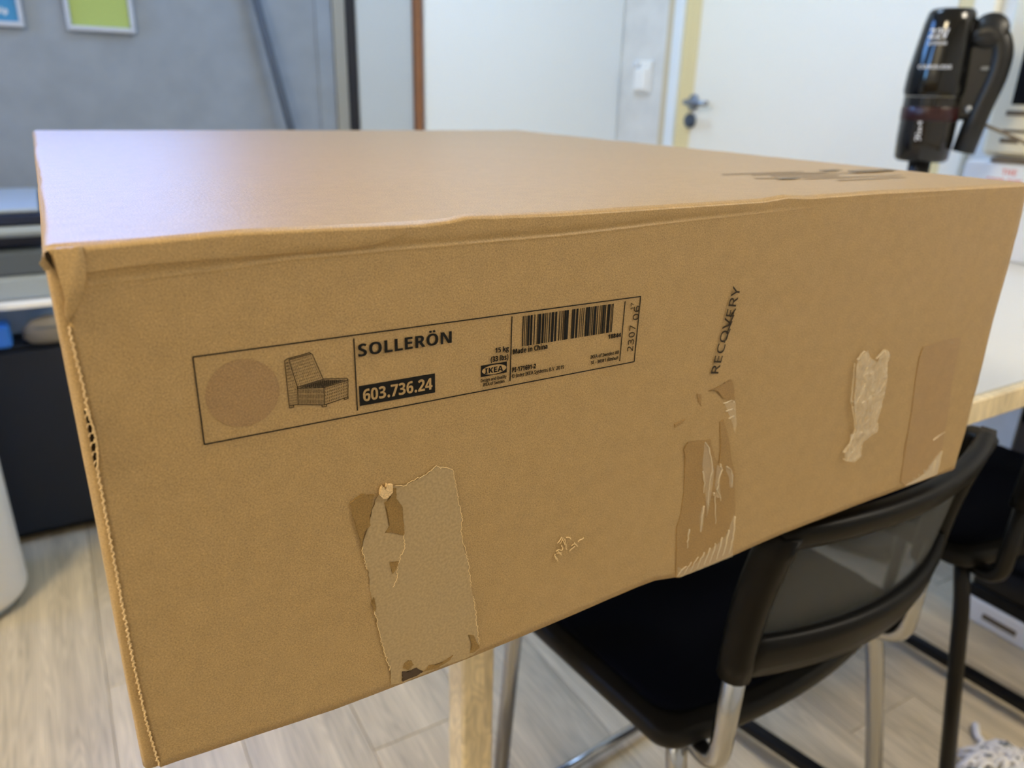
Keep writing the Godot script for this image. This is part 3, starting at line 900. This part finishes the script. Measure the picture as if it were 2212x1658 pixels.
func crumple(st: SurfaceTool, mm: Array, r: float, z: float) -> void:
	var p := pts2(mm)
	var q := PackedVector3Array()
	for i in p.size() - 1:
		for k in 5:
			var a := p[i].lerp(p[i + 1], k / 5.0)
			q.append(Vector3(a.x, a.y, z))
	q.append(Vector3(p[-1].x, p[-1].y, z))
	for i in q.size():
		q[i] += Vector3(wob.get_noise_2d(i * 7.1, p[0].y * 900.0), wob.get_noise_2d(i * 5.3, p[0].x * 900.0), 0) * 0.0012
	add_tube(st, smooth_path(q, 0.003, 2), r, 7, r * 0.45, 0.35)

func crumpled_sheet(st: SurfaceTool, poly: PackedVector2Array, z0: float, h: float) -> void:
	var lo := poly[0]
	var hi := poly[0]
	for p in poly:
		lo = lo.min(p)
		hi = hi.max(p)
	var s := 0.0011
	var n := FastNoiseLite.new()
	n.noise_type = FastNoiseLite.TYPE_CELLULAR
	n.cellular_return_type = FastNoiseLite.RETURN_DISTANCE2_SUB
	n.frequency = 1.0
	n.seed = 12
	var hgt := func(p: Vector2) -> Vector3:
		var v := absf(n.get_noise_2d(p.x * 110.0, p.y * 60.0)) + 0.6 * absf(n.get_noise_2d(p.x * 240.0 + 9.0, p.y * 130.0))
		return Vector3(p.x, p.y, z0 + h * clampf(v * 0.55, 0.0, 1.0))
	for i in int((hi.x - lo.x) / s) + 1:
		for j in int((hi.y - lo.y) / s) + 1:
			var a := lo + Vector2(i, j) * s
			if Geometry2D.is_point_in_polygon(a + Vector2(s, s) / 2, poly):
				quad(st, hgt.call(a), hgt.call(a + Vector2(s, 0)), hgt.call(a + Vector2(s, s)), hgt.call(a + Vector2(0, s)))

# ---------------------------------------------------------------- chairs
func bow(x: float, half: float, depth: float) -> float:
	return depth * (1.0 - pow(x / half, 2.0))

func band(half: float, y0: float, y1: float, lean0: float, lean1: float, depth: float, thick: float, c := 0.004) -> ArrayMesh: # curved horizontal rail
	var st := start(false)
	var n := 24
	var prof := [[0.0, c], [c, 0.0], [1.0, 0.0], [1.0, 0.0]]
	var rings := []
	for i in n + 1:
		var x := lerpf(-half, half, float(i) / n)
		var b := bow(x, half, depth)
		var r := PackedVector3Array()
		for k in 10:
			var a := TAU * k / 10.0 + PI / 10
			var px := clampf(cos(a) * 1.25, -1, 1)
			var py := clampf(sin(a) * 1.25, -1, 1)
			var f := py * 0.5 + 0.5
			r.append(Vector3(x, lerpf(y0, y1, f), lerpf(lean0, lean1, f) + b + px * thick / 2))
		rings.append(r)
	for i in n:
		for k in 10:
			var l := (k + 1) % 10
			quad(st, rings[i][k], rings[i + 1][k], rings[i + 1][l], rings[i][l])
	for k in range(1, 9):
		tri(st, rings[0][0], rings[0][k], rings[0][k + 1])
		tri(st, rings[-1][0], rings[-1][k + 1], rings[-1][k])
	return done(st)

func make_chair(label: String, at: Vector3, turn: float, metal: Material) -> Node3D:
	var t := thing("stacking_chair", label, "chair", at, turn, "stacking chairs at the table")
	part("seat_shell", soft_slab(0.436, 0.424, 0.025, 0.022, 0.03), M.black_rim, t, Vector3(0, 0.425, 0))
	part("seat_cushion", soft_slab(0.400, 0.390, 0.013, 0.03, 0.028), M.navy, t, Vector3(0, 0.4505, 0))
	for s in [-1.0, 1.0]:
		part("leg", tube(smooth_path(PackedVector3Array([Vector3(s * 0.13, 0.418, 0.165), Vector3(s * 0.188, 0.418, 0.20), Vector3(s * 0.192, 0.36, 0.216), Vector3(s * 0.205, 0.006, 0.278)]), 0.03), 0.0115, 14), metal, t)
		part("leg", tube(smooth_path(PackedVector3Array([Vector3(s * 0.13, 0.418, -0.07), Vector3(s * 0.190, 0.418, -0.085), Vector3(s * 0.20, 0.02, -0.107)]), 0.03), 0.0115, 14), metal, t)
		part("back_support", tube(smooth_path(PackedVector3Array([Vector3(s * 0.15, 0.418, 0.12), Vector3(s * 0.165, 0.416, 0.19), Vector3(s * 0.178, 0.418, 0.248), Vector3(s * 0.178, 0.56, 0.252)]), 0.035, 10), 0.0115, 14), metal, t)
		var st := start(false)
		var q := PackedVector3Array()
		for k in 9: q.append(Vector3(s * 0.178, 0.541 + k / 8.0 * 0.176, 0.250 + k / 8.0 * 0.026 - 0.006 * sin(PI * k / 8.0)))
		add_tube(st, q, 0.0165, 14, 0.018)
		part("back_post", done(st), M.black_plastic, t)
	part("foot_bar", tube(PackedVector3Array([Vector3(-0.20, 0.02, -0.107), Vector3(0.20, 0.02, -0.107)]), 0.0085, 12), metal, t)
	part("back_rail", band(0.19, 0.698, 0.723, 0.272, 0.277, 0.035, 0.022), M.black_plastic, t)
	part("back_band", band(0.178, 0.541, 0.588, 0.251, 0.258, 0.040, 0.020), M.black_plastic, t)
	part("back_mesh", band(0.172, 0.585, 0.702, 0.257, 0.272, 0.036, 0.002), M.mesh_fabric, t, Vector3.ZERO, "grey see-through mesh back")
	return t

func chairs() -> void:
	make_chair("black chair with chrome legs tucked under the table beneath the carton", Vector3(0.306, 0, -0.320), 0.083, M.chrome)
	make_chair("black chair with black metal legs, to the right of the chrome-legged chair", Vector3(0.925, 0, -0.345), 0.0, M.black_metal)
	var t := thing("floor_frame", "black metal bars lying along the floor behind the chair legs", "frame", Vector3(0.8, 0, -0.4))
	for x in [[-0.255, -0.17], [0.23, 0.245]]:
		part("rail", box(Vector3(-0.011, 0.02, -0.0), Vector3(0.011, 0.04, 0.62), 0.003), M.black_metal, t, Vector3(x[0], 0, -0.02)).rotation.y = 0.2 if x[0] < 0 else 0.06
	part("crossbar", box(Vector3(-0.262, 0.02, -0.042), Vector3(0.241, 0.04, -0.021), 0.003), M.black_metal, t)
	for p in [[-0.25, -0.031], [0.23, -0.031], [-0.14, 0.55], [0.262, 0.55]]:
		part("foot_pad", box(Vector3(p[0] - 0.01, 0, p[1] - 0.01), Vector3(p[0] + 0.01, 0.0195, p[1] + 0.01), 0.002), M.black_plastic, t)

# ---------------------------------------------------------------- right side
func right_side() -> void:
	# black cabinet on a white plinth under the table's right end
	var c := thing("storage_unit", "black low cabinet on a white slotted plinth under the table", "cabinet", Vector3(1.46, 0, -0.10))
	part("plinth", box(Vector3(-0.21, 0, -0.26), Vector3(0.14, 0.056, 0.34), 0.004), M.white_plastic, c)
	part("slot", box(Vector3(-0.2115, 0.020, -0.205), Vector3(-0.2085, 0.033, -0.135), 0.0006), M.taupe, c)
	part("body", box(Vector3(-0.20, 0.0565, -0.25), Vector3(0.14, 0.66, 0.34), 0.006), M.gloss_black, c)
	part("lid_edge", box(Vector3(-0.206, 0.0567, -0.256), Vector3(-0.2005, 0.085, 0.34), 0.002), M.black_metal, c)
	# carton with red print, appliance on it
	var b := thing("carton_box", "small white carton with blurred red lettering under the cream appliance", "box", Vector3(1.575, TT, -0.44))
	part("body", box(Vector3(-0.125, 0, -0.24), Vector3(0.105, 0.205, 0.24), 0.004), M.paper, b)
	var a1 := words("THE", -0.06, 0.160, 0.030, 0.012, b, M.red_print, 0.0)
	var a2 := words("GOOD CUPS", -0.06, 0.142, 0.075, 0.015, b, M.red_print, 0.0)
	for a in [[a1, 0.085, 0.186], [a2, 0.055, 0.165]]:
		var o: MeshInstance3D = a[0]
		var sc := o.transform.basis.get_scale()
		o.transform = Transform3D(Basis(Vector3(0, 0, 1), Vector3(0, 1, 0), Vector3(-1, 0, 0)) * Basis.from_scale(sc), Vector3(-0.1253, a[2], -0.24 + a[1]))
	var k := thing("countertop_appliance", "cream countertop appliance with dark window and slots by the vacuum cleaner", "appliance", Vector3(1.575, TT + 0.2055, -0.44))
	part("body", box(Vector3(-0.125, 0.010, -0.215), Vector3(0.105, 0.42, 0.24), 0.012), M.cream_plastic, k)
	part("base", box(Vector3(-0.128, 0, -0.185), Vector3(0.10, 0.0095, 0.23), 0.002), M.taupe, k)
	part("window", box(Vector3(-0.1268, 0.118, -0.170), Vector3(-0.1245, 0.37, 0.22), 0.001), M.glass_black, k)
	part("trim_strip", box(Vector3(-0.1275, 0.096, -0.176), Vector3(-0.1245, 0.106, 0.22), 0.001), M.taupe, k)
	part("slot", box(Vector3(-0.1268, 0.062, -0.176), Vector3(-0.1245, 0.068, -0.08), 0.001), M.taupe, k)
	part("slot", box(Vector3(-0.1268, 0.040, -0.176), Vector3(-0.1245, 0.050, -0.137), 0.001), M.taupe, k)
	vacuum()
	# white cotton cord heap on the floor
	var m := thing("mop_head", "heap of white looped cotton cord on the floor by the black chair leg", "mop", Vector3(0.872, 0, -0.045))
	var st := start(false)
	for i in 120:
		var ang := rng.randf() * TAU
		var rad := sqrt(rng.randf()) * 0.062
		var o := Vector3(cos(ang) * rad * 1.2, 0, sin(ang) * rad)
		var hgt := 0.014 + 0.035 * (1.0 - rad / 0.085)
		var dirn := Vector3(cos(ang + rng.randf_range(-0.8, 0.8)), 0, sin(ang + rng.randf_range(-0.8, 0.8)))
		var l := rng.randf_range(0.025, 0.045)
		var q := PackedVector3Array()
		for j in 9:
			var f := j / 8.0
			q.append(o + dirn * (f - 0.5) * l + Vector3(-dirn.z, 0, dirn.x) * 0.012 * sin(f * PI) + Vector3(0, maxf(0.0065, hgt * sin(PI * (0.15 + 0.7 * f))), 0))
		add_tube(st, q, 0.0043, 7)
		if i % 7 == 0: part("grey_fleck", tube(PackedVector3Array([q[4] + Vector3(0, 0.0035, 0) - dirn * 0.006, q[4] + Vector3(0, 0.004, 0) + dirn * 0.006]), 0.0028, 6), M.cotton_grey, m)
	var hp := part("cord_heap", done(st), M.cotton, m)
	hp.set_meta("kind", "stuff")
	part("loose_cord", tube(smooth_path(PackedVector3Array([Vector3(-0.03, 0.02, 0.0), Vector3(-0.012, 0.012, -0.052), Vector3(0.012, 0.008, -0.066), Vector3(0.048, 0.008, -0.068), Vector3(0.052, 0.008, -0.082), Vector3(0.078, 0.008, -0.100)]), 0.03), 0.006, 8), M.cotton, m)

func vacuum() -> void:
	# built round its own upright axis; the face with the print looks towards -x
	var t := thing("stick_vacuum", "glossy black cordless stick vacuum cleaner standing behind the table", "vacuum cleaner", Vector3(1.27, 0, -0.675), -1.1)
	var prof := func(y: float) -> float: return 0.0
	var st := start(false)
	# motor housing: oval section, narrowing and leaning towards the top
	var rings := []
	var sec := [[1.075, 0.056, 0.052, 0.0], [1.085, 0.059, 0.055, 0.0], [1.12, 0.058, 0.054, 0.0], [1.17, 0.053, 0.050, 0.002], [1.21, 0.048, 0.046, 0.003], [1.232, 0.043, 0.041, 0.003], [1.238, 0.038, 0.036, 0.003], [1.238, 0.001, 0.001, 0.003]]
	for s in sec:
		var r := PackedVector3Array()
		for k in 28:
			var a := TAU * k / 28
			r.append(Vector3(s[3] + sin(a) * s[1], s[0], cos(a) * s[2]))
		rings.append(r)
	for i in rings.size() - 1:
		for k in 28:
			var l := (k + 1) % 28
			quad(st, rings[i][k], rings[i][l], rings[i + 1][l], rings[i + 1][k])
	part("motor_housing", done(st), M.gloss_black, t)
	part("dust_cup", lathe(PackedVector2Array([Vector2(0.0, 0.946), Vector2(0.046, 0.946), Vector2(0.052, 0.952), Vector2(0.0545, 0.99), Vector2(0.0555, 1.0738)]), 28), M.dust_cup, t)
	part("filter_band", lathe(PackedVector2Array([Vector2(0.0552, 1.028), Vector2(0.0562, 1.030), Vector2(0.0566, 1.052), Vector2(0.0556, 1.054)]), 28), M.red_dark, t)
	part("tube", lathe(PackedVector2Array([Vector2(0.0, 0.03), Vector2(0.018, 0.03), Vector2(0.020, 0.05), Vector2(0.022, 0.9), Vector2(0.022, 0.9455), Vector2(0, 0.9455)]), 20), M.soft_black, t)
	part("floor_head", box(Vector3(-0.12, 0, -0.05), Vector3(0.12, 0.045, 0.05), 0.012), M.soft_black, t)
	# handle: loop behind the body with trigger grip and battery foot
	var hd := start(false)
	add_tube(hd, smooth_path(PackedVector3Array([Vector3(0.045, 1.185, 0), Vector3(0.082, 1.20, 0), Vector3(0.104, 1.165, 0), Vector3(0.104, 1.115, 0), Vector3(0.090, 1.06, 0), Vector3(0.076, 0.968, 0)]), 0.03), 0.022, 14)
	part("handle", done(hd), M.soft_black, t)
	part("charging_plug", lathe(PackedVector2Array([Vector2(0, 0), Vector2(0.030, 0), Vector2(0.034, 0.006), Vector2(0.034, 0.032), Vector2(0.030, 0.038), Vector2(0, 0.038)]), 24), M.soft_black, t, Vector3(0.075, 1.190, -0.02)).rotation.x = PI / 2 - 0.25
	part("battery_block", box(Vector3(0.04, 1.03, -0.016), Vector3(0.098, 1.175, 0.016), 0.008), M.soft_black, t)
	part("trigger", box(Vector3(0.074, 1.125, 0.0165), Vector3(0.090, 1.133, 0.022), 0.002), M.steel, t)
	part("button", lathe(PackedVector2Array([Vector2(0, 0), Vector2(0.008, 0), Vector2(0.008, 0.004), Vector2(0, 0.005)]), 16), M.steel, t, Vector3(0.068, 1.052, 0.0165)).rotation.x = PI / 2
	part("power_cord", tube(smooth_path(PackedVector3Array([Vector3(0.085, 1.03, 0), Vector3(0.15, 1.005, -0.02), Vector3(0.231, 0.968, -0.055), Vector3(0.33, 0.945, -0.02)]), 0.03), 0.0035, 8), M.taupe, t)
	# print on the front of the housing (local -z side seen by the viewer is +z)
	for w in [["22V", -0.026, 1.182, 0.034, 0.018, 0.0490], ["LITHIUM", -0.024, 1.170, 0.032, 0.006, 0.0505], ["CORDLESS", -0.034, 1.126, 0.060, 0.007, 0.0550], ["2in1", 0.0, 0.988, 0.038, 0.014, 0.0540]]:
		words(w[0], w[1], w[2], w[3], w[4], t, M.print_white, w[5], "printed_text", PI / 2 if w[0] == "2in1" else 0.0)

# ---------------------------------------------------------------- left side
func left_side() -> void:
	for a in [["blue notice in a white frame with white lettering on the back wall", -0.390, 0.062, M.blue_print], ["yellow-green notice in a white frame, hung right of the blue one", -0.142, 0.086, M.green_print]]:
		var p := thing("framed_notice", a[0], "picture", Vector3(a[1], 1.19, WALL_B), 0.0, "framed notices on the back wall")
		var h := 0.25
		var st := start()
		var w: float = a[2]
		for r in [[-w, 0.0, w, 0.014], [-w, h - 0.014, w, h], [-w, 0.014, -w + 0.012, h - 0.014], [w - 0.012, 0.014, w, h - 0.014]]:
			add_box(st, Vector3(r[0], r[1], 0.0005), Vector3(r[2], r[3], 0.016), 0.003)
		part("frame", done(st), M.frame_grey, p)
		part("print", box(Vector3(-w + 0.012, 0.014, 0.001), Vector3(w - 0.012, h - 0.014, 0.006)), a[3], p)
		if a[1] < -0.3:
			words("help", -0.008, 0.028, 0.036, 0.020, p, M.print_white, 0.0062, "printed_text")
	part_pole()
	# black cabinet, bottom in view at the far left
	var c := thing("filing_cabinet", "low black cabinet standing on the floor left of the carton", "cabinet", Vector3(-0.72, 0, -1.93))
	part("body", box(Vector3(-0.42, 0.012, -0.30), Vector3(0.42, 0.498, 0.28), 0.006), M.black_cabinet, c)
	part("plinth", box(Vector3(-0.40, 0, -0.28), Vector3(0.40, 0.0115, 0.26)), M.navy, c)
	part("door", box(Vector3(-0.415, 0.03, 0.2805), Vector3(-0.005, 0.485, 0.296), 0.003), M.black_cabinet, c)
	part("door", box(Vector3(0.005, 0.03, 0.2805), Vector3(0.415, 0.485, 0.296), 0.003), M.black_cabinet, c)
	var pr := thing("printer", "grey office printer with dark blue lid on the black cabinet", "printer", Vector3(-0.60, 0.4985, -1.86))
	part("body", box(Vector3(-0.22, 0.0, -0.18), Vector3(0.24, 0.075, 0.145), 0.008), M.pale_plastic, pr)
	part("paper_tray", box(Vector3(-0.20, 0.0755, -0.16), Vector3(0.23, 0.090, 0.175), 0.003), M.pale_plastic, pr)
	part("output_sheet", box(Vector3(0.10, 0.0905, -0.12), Vector3(0.232, 0.103, 0.255), 0.001), M.paper, pr)
	part("front_cover", box(Vector3(-0.22, 0.104, -0.18), Vector3(0.24, 0.158, 0.235), 0.008), M.grey_plastic, pr)
	part("middle_band", box(Vector3(-0.22, 0.1585, -0.18), Vector3(0.24, 0.212, 0.235), 0.006), M.slate_plastic, pr)
	part("shadow_gap", box(Vector3(-0.20, 0.2125, -0.16), Vector3(0.23, 0.243, 0.19), 0.004), M.navy_plastic, pr)
	part("shelf", box(Vector3(-0.22, 0.2435, -0.18), Vector3(0.24, 0.266, 0.245), 0.008), M.grey_plastic, pr)
	part("lid", box(Vector3(-0.22, 0.2665, -0.18), Vector3(0.24, 0.293, 0.24), 0.006), M.navy_plastic, pr)
	part("top_edge", box(Vector3(-0.21, 0.2935, -0.17), Vector3(0.23, 0.302, 0.235), 0.003), M.grey_plastic, pr)
	var bl := thing("folder", "bright blue plastic folder on the black cabinet beside the grey pouch", "folder", Vector3(-0.53, 0.4985, -1.645))
	part("cover", box(Vector3(-0.06, 0, -0.035), Vector3(0.06, 0.052, 0.025), 0.006), M.blue_plastic, bl)
	part("label_strip", box(Vector3(-0.05, 0.012, 0.0252), Vector3(-0.01, 0.03, 0.026)), M.paper, bl)
	var po := thing("pouch", "rounded grey-brown cloth pouch on the front edge of the black cabinet", "bag", Vector3(-0.385, 0.4985, -1.648))
	part("body", lathe(PackedVector2Array([Vector2(0, 0), Vector2(0.045, 0.0), Vector2(0.056, 0.012), Vector2(0.054, 0.034), Vector2(0.038, 0.052), Vector2(0.014, 0.060), Vector2(0, 0.061)]), 28, 1.15, 0.5), M.pouch, po)
	part("seam_cord", tube(PackedVector3Array([Vector3(-0.052, 0.034, 0.012), Vector3(-0.02, 0.038, 0.026), Vector3(0.02, 0.038, 0.026), Vector3(0.052, 0.034, 0.012)]), 0.002, 8), M.slate_plastic, po)
	# white column at the lower left
	var col := thing("white_column", "round white column leg standing on the floor at the far left", "column", Vector3(-0.645, 0, -1.42))
	part("shaft", lathe(PackedVector2Array([Vector2(0.0, 0.02), Vector2(0.105, 0.02), Vector2(0.119, 0.024), Vector2(0.122, 0.035), Vector2(0.120, 0.40), Vector2(0.118, 0.72), Vector2(0.0, 0.72)]), 40), M.white_plastic, col)
	part("foot_ring", lathe(PackedVector2Array([Vector2(0, 0), Vector2(0.102, 0), Vector2(0.106, 0.006), Vector2(0.104, 0.0195), Vector2(0, 0.0195)]), 40), M.grey_plastic, col)
	part("screw_cover", box(Vector3(0.058, 0.142, 0.1035), Vector3(0.066, 0.150, 0.1075), 0.002), M.taupe, col)

func part_pole() -> void:
	var t := thing("leaning_pole", "thin dark grey pole leaning against the back wall behind the carton", "pole", Vector3(0.535, 0, WALL_B + 0.10))
	var a := Vector3(0.0, 0.012, 0.0)
	var b := Vector3(-0.36, 1.85, -0.085)
	part("shaft", tube(PackedVector3Array([a, b]), 0.0125, 14), M.pole, t)
	part("end_cap", tube(PackedVector3Array([b, b + (b - a).normalized() * 0.02]), 0.014, 14), M.black_plastic, t)
	part("foot", tube(PackedVector3Array([Vector3(0, 0.0, 0), a]), 0.014, 14), M.black_plastic, t)
